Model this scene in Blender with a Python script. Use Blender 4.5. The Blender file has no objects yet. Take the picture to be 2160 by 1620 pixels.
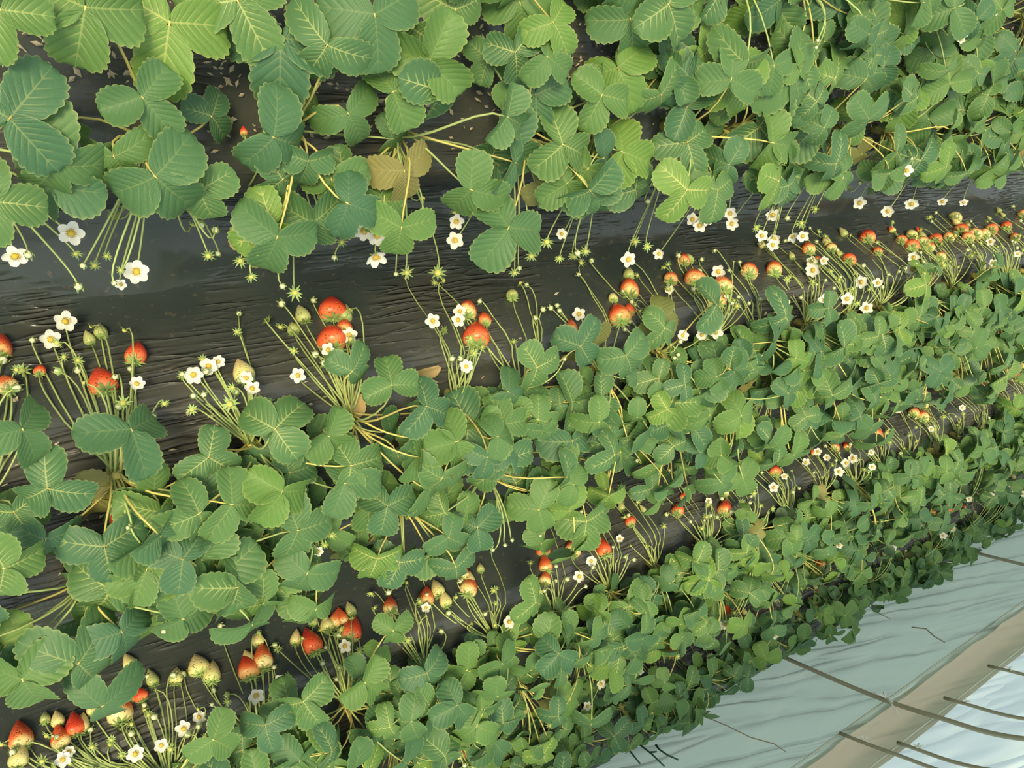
import bpy, math, random
from mathutils import Vector, Matrix, Quaternion
random.seed(11)
R = math.radians
SC = bpy.context.scene
COL = SC.collection

# ------------------------------------------------------------------ camera (the photo was taken upside down)
F = 1620.0; CX, CY = 1080.0, 810.0; H = 1.52
def _cam_axes():
    vx, vy = 3560.0, 260.0; phi = R(37.2)
    n = Vector((math.cos(phi), math.sin(phi)))
    D = n.x * (vx - CX) + n.y * (vy - CY)
    up = Vector((n.x, n.y, -D / F)).normalized()
    X = Vector((vx - CX, vy - CY, F)).normalized()
    Y = up.cross(X)
    return X, Y, up
AX, AY, AU = _cam_axes()
RIGHT = Vector((AX[0], AY[0], AU[0])); DOWN = Vector((AX[1], AY[1], AU[1])); FWD = Vector((AX[2], AY[2], AU[2]))
CAM = Vector((0, 0, H))
cd = bpy.data.cameras.new('camera'); cam = bpy.data.objects.new('camera', cd); COL.objects.link(cam)
cd.sensor_width = 36; cd.lens = F / 2160 * 36; cd.clip_start = 0.02
m = Matrix.Identity(4)
for i in range(3):
    m[i][0] = RIGHT[i]; m[i][1] = -DOWN[i]; m[i][2] = -FWD[i]; m[i][3] = CAM[i]
cam.matrix_world = m
SC.camera = cam

# ------------------------------------------------------------------ light: bright diffuse day through plastic, soft warm low sun
W = bpy.data.worlds.new('world'); SC.world = W; W.use_nodes = True
wn = W.node_tree.nodes; wl = W.node_tree.links
bg = wn['Background']
tc = wn.new('ShaderNodeTexCoord'); sx = wn.new('ShaderNodeSeparateXYZ'); rp = wn.new('ShaderNodeValToRGB')
wl.new(tc.outputs['Generated'], sx.inputs[0]); wl.new(sx.outputs['Z'], rp.inputs[0]); wl.new(rp.outputs[0], bg.inputs[0])
rp.color_ramp.elements[0].position = 0.0; rp.color_ramp.elements[0].color = (0.74, 0.80, 0.78, 1)
rp.color_ramp.elements[1].position = 0.9; rp.color_ramp.elements[1].color = (0.90, 0.98, 1.0, 1)
bg.inputs[1].default_value = .88
sd = bpy.data.lights.new('sun', 'SUN'); so = bpy.data.objects.new('sun', sd); COL.objects.link(so)
sd.energy = 3.3; sd.angle = R(22); sd.color = (1.0, 0.86, 0.52)
so.rotation_euler = Vector((0.55, -0.45, -0.9)).to_track_quat('-Z', 'Y').to_euler()
SC.view_settings.view_transform = 'Standard'; SC.view_settings.look = 'None'
SC.view_settings.exposure = 0.22; SC.view_settings.gamma = 1; SC.view_settings.use_curve_mapping = False

# ------------------------------------------------------------------ helpers
def ray(x, y):
    return (RIGHT * (x - CX) + DOWN * (y - CY) + FWD * F)
def proj(p):
    d = p - CAM; z = d.dot(FWD)
    if z < 0.05: return None
    return (CX + F * d.dot(RIGHT) / z, CY + F * d.dot(DOWN) / z, z)
def on_z(x, y, z):
    d = ray(x, y); return CAM + d * ((z - H) / d.z)
def on_plane(x, y, p0, n):
    d = ray(x, y); return CAM + d * ((p0 - CAM).dot(n) / d.dot(n))
def depth(p): return (p - CAM).dot(FWD)
def rnd(a, b): return random.uniform(a, b)
def rvec(s): return Vector((rnd(-s, s), rnd(-s, s), rnd(-s, s)))

#        near toe, near shoulder, far shoulder, far toe
BEDS = [(.42, .24, -.30, -.42), (-.57, -.70, -1.02, -1.13), (-1.36, -1.48, -1.80, -1.91), (-2.11, -2.23, -2.52, -2.62)]
BH = 0.27
def sstep(t): t = max(0, min(1, t)); return t * t * (3 - 2 * t)
def bed_z(b, y):
    a, s, e, f = b
    if y > a or y < f: return 0.0
    if y > s: return BH * sstep((a - y) / (a - s))
    if y < e: return BH * sstep((y - f) / (e - f))
    return BH + 0.012 * math.sin(math.pi * (s - y) / (s - e))
def terrain(y): return max(bed_z(b, y) for b in BEDS)
def on_ground(x, y, off):
    d = ray(x, y).normalized(); t = 0.6
    while t < 12:
        p = CAM + d * t
        if p.z <= terrain(p.y) + off: return p
        t += 0.006
    return on_z(x, y, 0.1)

def mesh_obj(name, verts, faces, mats, parent=None, mi=None, uvs=None, smooth=True):
    me = bpy.data.meshes.new(name); me.from_pydata([tuple(v) for v in verts], [], faces)
    for mt in mats: me.materials.append(mt)
    if mi: me.polygons.foreach_set('material_index', mi)
    if smooth: me.polygons.foreach_set('use_smooth', [True] * len(me.polygons))
    if uvs:
        ul = me.uv_layers.new(name='uv')
        buf = []
        for l in me.loops: buf += uvs[l.vertex_index]
        ul.data.foreach_set('uv', buf)
    me.update()
    o = bpy.data.objects.new(name, me)
    if parent is not False:
        COL.objects.link(o)
        if parent: o.parent = parent
    return o
def inst(name, me, mat4, parent):
    o = bpy.data.objects.new(name, me); COL.objects.link(o); o.parent = parent; o.matrix_local = mat4
    return o
def tag(o, label=None, cat=None, group=None, kind=None):
    if label: o['label'] = label
    if cat: o['category'] = cat
    if group: o['group'] = group
    if kind: o['kind'] = kind
    return o

class MB:
    def __init__(s): s.v = []; s.f = []; s.m = []; s.uv = []
    def add(s, vs, fs, mi=0, uv=None):
        b = len(s.v); s.v += [Vector(v) for v in vs]; s.f += [tuple(i + b for i in f) for f in fs]; s.m += [mi] * len(fs)
        s.uv += uv if uv else [(0.0, 0.0)] * len(vs)
    def tube(s, pts, r0, r1=None, n=5, mi=0, cap=True):
        r1 = r0 if r1 is None else r1; k = len(pts); vs = []; fs = []
        pts = [Vector(p) for p in pts]
        ref = None
        for i, p in enumerate(pts):
            t = (pts[min(i + 1, k - 1)] - pts[max(i - 1, 0)]).normalized()
            if ref is None: ref = t.orthogonal().normalized()
            ref = (ref - t * ref.dot(t)).normalized(); b = t.cross(ref)
            r = r0 + (r1 - r0) * i / (k - 1)
            for j in range(n):
                a = 2 * math.pi * j / n; vs.append(p + (ref * math.cos(a) + b * math.sin(a)) * r)
        for i in range(k - 1):
            for j in range(n):
                fs.append((i * n + j, i * n + (j + 1) % n, (i + 1) * n + (j + 1) % n, (i + 1) * n + j))
        if cap:
            fs.append(tuple(range(n))[::-1]); fs.append(tuple((k - 1) * n + j for j in range(n)))
        s.add(vs, fs, mi)
    def xf(s, M):
        s.v = [M @ v for v in s.v]; return s
    def build(s, name, mats, parent=None, smooth=True):
        return mesh_obj(name, s.v, s.f, mats, parent, s.m, s.uv, smooth)
def bez(p0, p1, p2, p3, n=7):
    out = []
    for i in range(n):
        t = i / (n - 1); u = 1 - t
        out.append(p0 * u ** 3 + p1 * 3 * u * u * t + p2 * 3 * u * t * t + p3 * t ** 3)
    return out

# ------------------------------------------------------------------ materials
def newmat(name):
    mt = bpy.data.materials.new(name); mt.use_nodes = True
    nt = mt.node_tree; return mt, nt.nodes, nt.links, nt.nodes['Principled BSDF']
def N(ns, typ, **kw):
    n = ns.new(typ)
    for k, v in kw.items(): setattr(n, k, v)
    return n
def math_node(ns, ls, op, a, b=None, c=None, clamp=False):
    n = ns.new('ShaderNodeMath'); n.operation = op; n.use_clamp = clamp
    for i, q in enumerate((a, b, c)):
        if q is None: continue
        if isinstance(q, (int, float)): n.inputs[i].default_value = q
        else: ls.new(q, n.inputs[i])
    return n.outputs[0]
def mixc(ns, ls, f, a, b):
    n = ns.new('ShaderNodeMix'); n.data_type = 'RGBA'
    for sock, q in ((n.inputs[0], f), (n.inputs[6], a), (n.inputs[7], b)):
        if isinstance(q, (int, float)): sock.default_value = q
        elif isinstance(q, tuple): sock.default_value = (*q, 1)
        else: ls.new(q, sock)
    return n.outputs[2]
def ramp(ns, ls, fac, stops):
    n = ns.new('ShaderNodeValToRGB'); e = n.color_ramp.elements
    while len(e) < len(stops): e.new(0.5)
    for el, (p, c) in zip(e, stops): el.position = p; el.color = (*c, 1)
    ls.new(fac, n.inputs[0]); return n.outputs[0]
def simple(name, col, rough=.6, spec=.3, var=0.0, transl=0.0):
    mt, ns, ls, p = newmat(name)
    p.inputs['Roughness'].default_value = rough; p.inputs['Specular IOR Level'].default_value = spec
    p.inputs['Base Color'].default_value = (*col, 1)
    if var:
        oi = N(ns, 'ShaderNodeObjectInfo'); hs = N(ns, 'ShaderNodeHueSaturation')
        hs.inputs['Color'].default_value = (*col, 1)
        v = math_node(ns, ls, 'MULTIPLY_ADD', oi.outputs['Random'], var, 1 - var / 2); ls.new(v, hs.inputs['Value'])
        ls.new(hs.outputs[0], p.inputs['Base Color'])
    if transl:
        tr = N(ns, 'ShaderNodeBsdfTranslucent'); tr.inputs[0].default_value = (*col, 1)
        mx = N(ns, 'ShaderNodeMixShader'); mx.inputs[0].default_value = transl
        ls.new(p.outputs[0], mx.inputs[1]); ls.new(tr.outputs[0], mx.inputs[2]); ls.new(mx.outputs[0], ns['Material Output'].inputs[0])
    return mt
NV = 9
def leaf_material(name, c_a, c_b, vein, vein_amt=1.0):
    mt, ns, ls, p = newmat(name)
    uv = N(ns, 'ShaderNodeUVMap'); uv.uv_map = 'uv'; sp = N(ns, 'ShaderNodeSeparateXYZ'); ls.new(uv.outputs[0], sp.inputs[0])
    u = sp.outputs[0]; s = sp.outputs[1]
    oi = N(ns, 'ShaderNodeObjectInfo')
    rn = oi.outputs['Random']
    c = math_node(ns, ls, 'ABSOLUTE', math_node(ns, ls, 'COSINE', math_node(ns, ls, 'MULTIPLY', u, math.pi * NV)))
    vm = math_node(ns, ls, 'POWER', c, 26.0)
    mid = math_node(ns, ls, 'SUBTRACT', 1.0, math_node(ns, ls, 'MULTIPLY', s, 20.0), clamp=True)
    vm = math_node(ns, ls, 'MAXIMUM', vm, mid)
    fade = math_node(ns, ls, 'SUBTRACT', 1.25, math_node(ns, ls, 'ADD', math_node(ns, ls, 'MULTIPLY', s, 1.6), math_node(ns, ls, 'MULTIPLY', u, .5)), clamp=True)
    r2 = math_node(ns, ls, 'FRACT', math_node(ns, ls, 'MULTIPLY', rn, 7.31))
    amt = math_node(ns, ls, 'MULTIPLY', math_node(ns, ls, 'MULTIPLY_ADD', math_node(ns, ls, 'POWER', r2, 1.5), .85, .12), vein_amt)
    vf = math_node(ns, ls, 'MULTIPLY', math_node(ns, ls, 'MULTIPLY', vm, fade), amt, clamp=True)
    base = mixc(ns, ls, rn, c_a, c_b)
    geo = N(ns, 'ShaderNodeNewGeometry')
    nz = N(ns, 'ShaderNodeTexNoise'); nz.inputs['Scale'].default_value = 60; nz.inputs['Detail'].default_value = 4
    tco = N(ns, 'ShaderNodeTexCoord'); ls.new(tco.outputs['Object'], nz.inputs['Vector'])
    mott = math_node(ns, ls, 'MULTIPLY_ADD', nz.outputs[0], .7, .65)
    hs = N(ns, 'ShaderNodeHueSaturation'); ls.new(base, hs.inputs['Color']); ls.new(mott, hs.inputs['Value'])
    # thin paler rim along the toothed edge
    rim = math_node(ns, ls, 'MULTIPLY', math_node(ns, ls, 'POWER', s, 24.0), .45)
    col = mixc(ns, ls, rim, hs.outputs[0], vein)
    col = mixc(ns, ls, vf, col, vein)
    col = mixc(ns, ls, geo.outputs['Backfacing'], col, (0.24, 0.36, 0.22))
    ls.new(col, p.inputs['Base Color'])
    p.inputs['Roughness'].default_value = .5; p.inputs['Specular IOR Level'].default_value = .38
    bp = N(ns, 'ShaderNodeBump'); bp.inputs['Strength'].default_value = .22; bp.inputs['Distance'].default_value = .002
    hgt = math_node(ns, ls, 'SUBTRACT', math_node(ns, ls, 'MULTIPLY', nz.outputs[0], .5), math_node(ns, ls, 'MULTIPLY', math_node(ns, ls, 'POWER', c, 6.0), .9))
    ls.new(hgt, bp.inputs['Height']); ls.new(bp.outputs[0], p.inputs['Normal'])
    tr = N(ns, 'ShaderNodeBsdfTranslucent'); ls.new(mixc(ns, ls, .5, col, (0.22, 0.38, 0.05)), tr.inputs[0])
    mx = N(ns, 'ShaderNodeMixShader'); mx.inputs[0].default_value = .16
    ls.new(p.outputs[0], mx.inputs[1]); ls.new(tr.outputs[0], mx.inputs[2]); ls.new(mx.outputs[0], ns['Material Output'].inputs[0])
    return mt
M_LEAF = leaf_material('leaf_green', (0.064, 0.160, 0.076), (0.130, 0.245, 0.062), (0.56, 0.60, 0.20))
M_LEAF_Y = leaf_material('leaf_young', (0.135, 0.26, 0.055), (0.17, 0.30, 0.06), (0.62, 0.62, 0.20), 1.3)
M_LEAF_O = leaf_material('leaf_old', (0.16, 0.20, 0.06), (0.30, 0.27, 0.09), (0.42, 0.38, 0.14), .8)
M_STEM = simple('stem_green', (0.46, 0.55, 0.20), .5, .4, .5, .15)
M_PET = simple('petiole_yellow', (0.66, 0.58, 0.18), .5, .4, .6, .15)
M_SEPAL = simple('sepal_green', (0.33, 0.46, 0.15), .55, .3, .5, .15)
M_PETAL = simple('petal_white', (0.97, 0.96, 0.88), .6, .2, 0, .25)
M_CENTER = simple('flower_yellow', (0.66, 0.47, 0.07), .7, .2)
M_SPENT = simple('spent_yellow', (0.60, 0.58, 0.16), .7, .2)
M_BUD = simple('bud_cream', (0.72, 0.74, 0.48), .6, .2)
M_STRAW = simple('dry_litter', (0.50, 0.42, 0.29), .8, .2)
M_STRAW2 = simple('dry_leaf', (0.46, 0.33, 0.15), .8, .2, .4, .2)
M_HOOP = simple('bamboo_hoop', (0.38, 0.34, 0.23), .5, .4)
M_HEM = simple('hem_cream', (0.80, 0.82, 0.70), .6, .3, 0, .4)
M_TIE = simple('tie_white', (0.85, 0.83, 0.74), .6, .3)
M_WEED = simple('weed_dark', (0.05, 0.12, 0.06), .6, .3)

def berry_material(name, stops, seed):
    mt, ns, ls, p = newmat(name)
    uv = N(ns, 'ShaderNodeUVMap'); uv.uv_map = 'uv'; sp = N(ns, 'ShaderNodeSeparateXYZ'); ls.new(uv.outputs[0], sp.inputs[0])
    tco = N(ns, 'ShaderNodeTexCoord')
    nz = N(ns, 'ShaderNodeTexNoise'); nz.inputs['Scale'].default_value = 1.6; ls.new(tco.outputs['Object'], nz.inputs['Vector'])
    oi = N(ns, 'ShaderNodeObjectInfo')
    f = math_node(ns, ls, 'ADD', sp.outputs[1], math_node(ns, ls, 'MULTIPLY_ADD', nz.outputs[0], .5, -.25))
    f = math_node(ns, ls, 'ADD', f, math_node(ns, ls, 'MULTIPLY_ADD', oi.outputs['Random'], .24, -.12), clamp=True)
    col = ramp(ns, ls, f, stops)
    vo = N(ns, 'ShaderNodeTexVoronoi'); vo.inputs['Scale'].default_value = 7.5; ls.new(tco.outputs['Object'], vo.inputs['Vector'])
    dot = math_node(ns, ls, 'LESS_THAN', vo.outputs['Distance'], .16)
    ls.new(mixc(ns, ls, math_node(ns, ls, 'MULTIPLY', dot, .35), col, seed), p.inputs['Base Color'])
    bp = N(ns, 'ShaderNodeBump'); bp.inputs['Strength'].default_value = .6; bp.inputs['Distance'].default_value = .08
    ls.new(math_node(ns, ls, 'MINIMUM', vo.outputs['Distance'], .3), bp.inputs['Height']); ls.new(bp.outputs[0], p.inputs['Normal'])
    p.inputs['Roughness'].default_value = .33; p.inputs['Specular IOR Level'].default_value = .5
    return mt
RED = (0.74, 0.060, 0.025); PALE = (0.86, 0.70, 0.32); PGREEN = (0.42, 0.46, 0.16)
B_RED = berry_material('berry_red', [(0, (0.85, 0.45, 0.16)), (.2, (0.82, 0.15, .05)), (.45, RED), (1, (0.66, 0.045, .025))], (0.75, 0.42, .12))
B_HALF = berry_material('berry_half', [(0, PALE), (.12, (0.90, 0.58, 0.22)), (.3, (0.84, 0.17, .05)), (1, RED)], (0.72, 0.45, .14))
B_PALE = berry_material('berry_pale', [(0, (0.68, 0.66, 0.24)), (.5, PALE), (1, (0.90, 0.66, 0.28))], (0.50, 0.32, .08))
B_GREEN = berry_material('berry_green', [(0, (0.42, 0.48, 0.16)), (.6, (0.55, 0.56, 0.23)), (1, (0.62, 0.55, 0.25))], (0.38, 0.30, .09))

def film_material():
    mt, ns, ls, p = newmat('mulch_film')
    tco = N(ns, 'ShaderNodeTexCoord'); mp = N(ns, 'ShaderNodeMapping'); ls.new(tco.outputs['Object'], mp.inputs[0])
    mp.inputs['Scale'].default_value = (5.5, 60, 40)
    nz = N(ns, 'ShaderNodeTexNoise'); nz.inputs['Scale'].default_value = 1.0; nz.inputs['Detail'].default_value = 1.2; nz.inputs['Distortion'].default_value = .3
    ls.new(mp.outputs[0], nz.inputs['Vector'])
    dn = N(ns, 'ShaderNodeTexNoise'); dn.inputs['Scale'].default_value = 3.2; dn.inputs['Detail'].default_value = 7; ls.new(tco.outputs['Object'], dn.inputs['Vector'])
    # soil dust settles on the bed tops and shoulders, furrow floor stays cleaner
    sp = N(ns, 'ShaderNodeSeparateXYZ'); ls.new(tco.outputs['Object'], sp.inputs[0])
    hz = math_node(ns, ls, 'MULTIPLY', sp.outputs[2], 1.7)
    df = math_node(ns, ls, 'ADD', math_node(ns, ls, 'MULTIPLY_ADD', dn.outputs[0], 2.2, -1.15), hz, clamp=True)
    col = mixc(ns, ls, math_node(ns, ls, 'MULTIPLY', df, .85), (0.046, 0.060, 0.057), (0.118, 0.098, 0.076))
    fd = N(ns, 'ShaderNodeTexNoise'); fd.inputs['Scale'].default_value = 70; fd.inputs['Detail'].default_value = 3; ls.new(tco.outputs['Object'], fd.inputs['Vector'])
    speck = math_node(ns, ls, 'MULTIPLY', math_node(ns, ls, 'GREATER_THAN', fd.outputs[0], .66), .35)
    col = mixc(ns, ls, speck, col, (0.16, 0.13, 0.09))
    ls.new(col, p.inputs['Base Color'])
    ls.new(math_node(ns, ls, 'MULTIPLY_ADD', df, .3, .16), p.inputs['Roughness'])
    p.inputs['Specular IOR Level'].default_value = .5
    bp = N(ns, 'ShaderNodeBump'); bp.inputs['Strength'].default_value = .8; bp.inputs['Distance'].default_value = .010
    rdg = math_node(ns, ls, 'POWER', math_node(ns, ls, 'SUBTRACT', 1.0, math_node(ns, ls, 'ABSOLUTE', math_node(ns, ls, 'MULTIPLY_ADD', nz.outputs[0], 6.0, -3.0)), clamp=True), 3.0)
    rdg = math_node(ns, ls, 'MULTIPLY', rdg, math_node(ns, ls, 'MULTIPLY_ADD', dn.outputs[0], 6.0, -2.9, clamp=True))
    ls.new(rdg, bp.inputs['Height']); ls.new(bp.outputs[0], p.inputs['Normal'])
    return mt
M_FILM = film_material()

def tunnel_film(name, col, tcol, transl, bs=.5):
    mt, ns, ls, p = newmat(name)
    p.inputs['Base Color'].default_value = (*col, 1); p.inputs['Roughness'].default_value = .35; p.inputs['Specular IOR Level'].default_value = .5
    tco = N(ns, 'ShaderNodeTexCoord'); vr = N(ns, 'ShaderNodeMapping'); ls.new(tco.outputs['Object'], vr.inputs[0]); vr.inputs['Rotation'].default_value = (0, R(22), 0)
    mp = N(ns, 'ShaderNodeMapping'); ls.new(vr.outputs[0], mp.inputs[0]); mp.inputs['Scale'].default_value = (1.1, 2, 9)
    nz = N(ns, 'ShaderNodeTexNoise'); nz.inputs['Scale'].default_value = 1; nz.inputs['Detail'].default_value = .6; nz.inputs['Distortion'].default_value = .5
    ls.new(mp.outputs[0], nz.inputs['Vector'])
    bp = N(ns, 'ShaderNodeBump'); bp.inputs['Strength'].default_value = bs; bp.inputs['Distance'].default_value = .03
    rdg = math_node(ns, ls, 'POWER', math_node(ns, ls, 'SUBTRACT', 1.0, math_node(ns, ls, 'ABSOLUTE', math_node(ns, ls, 'MULTIPLY_ADD', nz.outputs[0], 7.0, -3.5)), clamp=True), 2.0)
    ls.new(rdg, bp.inputs['Height']); ls.new(bp.outputs[0], p.inputs['Normal'])
    tr = N(ns, 'ShaderNodeBsdfTranslucent'); tr.inputs[0].default_value = (*tcol, 1); ls.new(bp.outputs[0], tr.inputs['Normal'])
    mx = N(ns, 'ShaderNodeMixShader'); mx.inputs[0].default_value = transl
    ls.new(p.outputs[0], mx.inputs[1]); ls.new(tr.outputs[0], mx.inputs[2]); ls.new(mx.outputs[0], ns['Material Output'].inputs[0])
    return mt
M_SKIRT = tunnel_film('skirt_film', (0.42, 0.51, 0.46), (0.62, 0.76, 0.66), .5, 1.0)
M_ROOF = tunnel_film('roof_film', (0.42, 0.52, 0.52), (0.80, 0.95, 0.97), .65)
M_BAND = tunnel_film('band_film', (0.42, 0.38, 0.26), (0.75, 0.66, 0.48), .5)

# ------------------------------------------------------------------ setting: floor, beds, film wall
XA, XB = -0.9, 8.0
def wob(x, y): return 0.004 * math.sin(x * 9 + y * 31) + 0.003 * math.sin(x * 23 - y * 47) + 0.004 * math.sin(x * 3.1 + y * 90)
def strip(name, ylist, zf, mat, nx=220, back=None):
    vs = []; fs = []; ny = len(ylist)
    for i in range(nx + 1):
        x = XA + (XB - XA) * i / nx
        for y in ylist: vs.append((x, y, zf(x, y)))
    for i in range(nx):
        for j in range(ny - 1):
            a = i * ny + j; fs.append((a, a + ny, a + ny + 1, a + 1))
    if back is not None:      # closed underside
        b = len(vs)
        for x in (XA, XB):
            for y in (ylist[0], ylist[-1]): vs.append((x, y, back))
        fs.append((b, b + 2, b + 3, b + 1))
    return mesh_obj(name, vs, fs, [mat])
fl = strip('floor', [1.0 - 4.2 * i / 90 for i in range(91)], lambda x, y: wob(x, y) * 1.4, M_FILM)
tag(fl, kind='structure')
for b in BEDS:
    a, f = b[0] + .02, b[3] - .02
    n = 34
    o = strip('raised_bed', [a + (f - a) * i / n for i in range(n + 1)], lambda x, y, b=b: bed_z(b, y) - (.012 if (y > b[0] or y < b[3]) else 0) + wob(x * 1.3, y) * (1.2 if bed_z(b, y) > .01 else .3), M_FILM)
    tag(o, kind='structure')

# hoop profile in the (y, z) plane
HP = [(-2.57, -.02), (-2.55, .13), (-2.435, .45), (-2.324, .72), (-2.212, .93), (-2.145, 1.05), (-2.06, 1.16), (-1.90, 1.33), (-1.70, 1.50), (-1.45, 1.66), (-1.15, 1.80)]
def hoop_pt(s):
    s = max(0, min(len(HP) - 1.0001, s)); i = int(s); t = s - i
    P = [Vector((0, *HP[max(0, min(len(HP) - 1, k))])) for k in (i - 1, i, i + 1, i + 2)]
    return 0.5 * ((2 * P[1]) + (P[2] - P[0]) * t + (2 * P[0] - 5 * P[1] + 4 * P[2] - P[3]) * t * t + (3 * P[1] - P[0] - 3 * P[2] + P[3]) * t ** 3)
def sheet(name, s0, s1, off, mat, amp, ns=40, nx=260, x0=0.3, x1=8.0, seed=0, kind='structure'):
    vs = []; fs = []
    for i in range(nx + 1):
        x = x0 + (x1 - x0) * i / nx
        for j in range(ns + 1):
            s = s0 + (s1 - s0) * j / ns
            p = hoop_pt(s); q = hoop_pt(s + .05); t = (q - p).normalized(); nrm = Vector((0, t.z, -t.y))   # towards the inside
            ph = seed
            w = math.sin(x * 7 + s * 6 + ph + 2 * math.sin(x * 1.7 + s)) * .4 + math.sin(x * 17 - s * 9 + 3 * math.sin(x * 2.3 + ph)) * .28 + abs(math.sin(x * 11 + s * 14 + 2 * math.sin(s * 3 + x))) * .5
            p = p - nrm * (off + amp * w); p.x = x
            vs.append(p)
    m_ = ns + 1
    for i in range(nx):
        for j in range(ns):
            a = i * m_ + j; fs.append((a, a + 1, a + m_ + 1, a + m_))
    o = mesh_obj(name, vs, fs, [mat])
    if kind: tag(o, kind=kind)
    return o
sheet('wall_back', 0.2, 3.05, .018, M_SKIRT, .011)
sheet('ceiling', 3.4, 9.9, .05, M_ROOF, .007, seed=2)
bd = sheet('film_band', 2.98, 3.75, .028, M_BAND, .005, ns=14, seed=4, kind=None)
hm = MB()
for ss, rr in ((2.97, .004), (3.74, .003)): hm.tube([hoop_pt(ss) + Vector((.4 + q * .1, -.02 + .002 * math.sin(q), 0)) for q in range(70)], rr, n=6)
hm.build('hem', [M_HEM], bd)
tag(bd, 'beige folded plastic band running along the wall above the greenish lower film', 'plastic film')

HOOPX = [1.02, 2.608, 4.2, 5.8]
names = ['steel hoop at far lower left of plastic wall', 'long curved brown hoop crossing the film wall and the beige band', 'brown hoop rising from the plants higher up the right edge', 'farthest brown hoop of the film wall at the right edge']
for hx, lb in zip(HOOPX, names):
    if hx < 2 : continue
    if hx > 5: continue
    mb = MB(); mb.tube([hoop_pt(s / 4) + Vector((hx, 0, 0)) for s in range(0, 40)], .009, n=8)
    tag(mb.build('greenhouse_hoop', [M_HOOP]), lb, 'hoop')

# outer thinner rods seen over / through the film
def on_hoop_surface(px, py):
    d = ray(px, py); best = None
    for k in range(0, 990):
        p = hoop_pt(k / 100); t = p.y / d.y; z = H + d.z * t; e = abs(z - p.z)
        if best is None or e < best[0]: best = (e, k / 100, d.x * t)
    return best[1], best[2]
RODS = [(1820, 1563, 'thin dark rod in the bottom right corner, lowest of the thin rods'),
        (1935, 1578, 'thin dark rod with a white tie, just left of the curved main hoop end'),
        (2036, 1482, 'thin dark rod crossing the corner above the long hoop'),
        (2127, 1412, 'thin dark rod with a white tie nearest the right edge')]
rod_info = []
TL = ['small white knot on the lowest thin rod in the bottom corner', 'small white knot on the rod left of the curved hoop end', 'faint white knot on the middle thin rod above the long hoop', 'bright white knot on the thin rod nearest the right edge']
for (px, py, lb), tl in zip(RODS, TL):
    s, x = on_hoop_surface(px, py); rod_info.append((s, x))
    mb = MB(); s0 = s - .35
    mb.tube([hoop_pt(s0 + q * .2) + Vector((x, -.006, 0)) for q in range(0, 22)], .0065, n=6)
    tag(mb.build('support_rod', [M_HOOP]), lb, 'rod')
    mb = MB(); c = hoop_pt(s) + Vector((x, 0.008, 0))
    for a in range(5):
        v = Vector((rnd(-1, 1), rnd(.1, .6), rnd(-1, 1))).normalized() * rnd(.012, .022); mb.tube([c, c + v * .6, c + v], .0035, .002, 5)
    tag(mb.build('string_tie', [M_TIE]), tl, 'string tie')
s, x = on_hoop_surface(1867, 1477)
mb = MB(); c = hoop_pt(s) + Vector((x, .012, 0))
for dv in ((-.03, .01, -.035), (.004, .012, -.02), (-.03, .0, .075), (.006, .01, .02), (-.012, .015, .03)):
    v = Vector(dv); mb.tube([c, c + v * .5 + Vector((0, .004, 0)), c + v], .004, .003, 5)
tag(mb.build('string_tie', [M_TIE]), 'large white string tie where the long hoop crosses the beige band', 'string tie')
# thin cord lying against the skirt film
def wall_pt(px, py, off=.02):
    s, x = on_hoop_surface(px, py); p = hoop_pt(s); p.x = x; return p + Vector((0, off, 0))
mb = MB(); mb.tube([wall_pt(a, b) for a, b in ((1415, 1488), (1440, 1505), (1475, 1515), (1530, 1538), (1580, 1563), (1630, 1577), (1655, 1594))], .0022, n=5)
tag(mb.build('dark_cord', [M_HOOP]), 'thin dark cord hanging against the lower film wall', 'cord')
mb = MB(); mb.tube([wall_pt(a, b) for a, b in ((1820, 1275), (1840, 1295), (1875, 1312)) ] , .0022, n=5)
mb.tube([wall_pt(a, b) for a, b in ((1920, 1330), (1950, 1333), (1968, 1350), (1990, 1362))], .003, n=5)
tag(mb.build('dark_cord', [M_HOOP]), 'short dark broken cord on the wrinkled film near the right edge', 'cord')
# dark weed at the foot of the film
mb = MB()
for pts in (((1286, 1562), (1300, 1585), (1325, 1605), (1345, 1630)), ((1290, 1558), (1336, 1583), (1370, 1610), (1395, 1635)), ((1336, 1583), (1350, 1590)), ((1365, 1606), (1380, 1604)), ((1378, 1590), (1385, 1600), (1402, 1612), (1425, 1622)), ((1320, 1537), (1330, 1545), (1338, 1552))):
    mb.tube([wall_pt(a, b, .05) for a, b in pts], .0045, .003, 5)
tag(mb.build('weed', [M_WEED]), 'dark green twiggy weed against the film wall at the bottom edge', 'weed')

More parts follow.
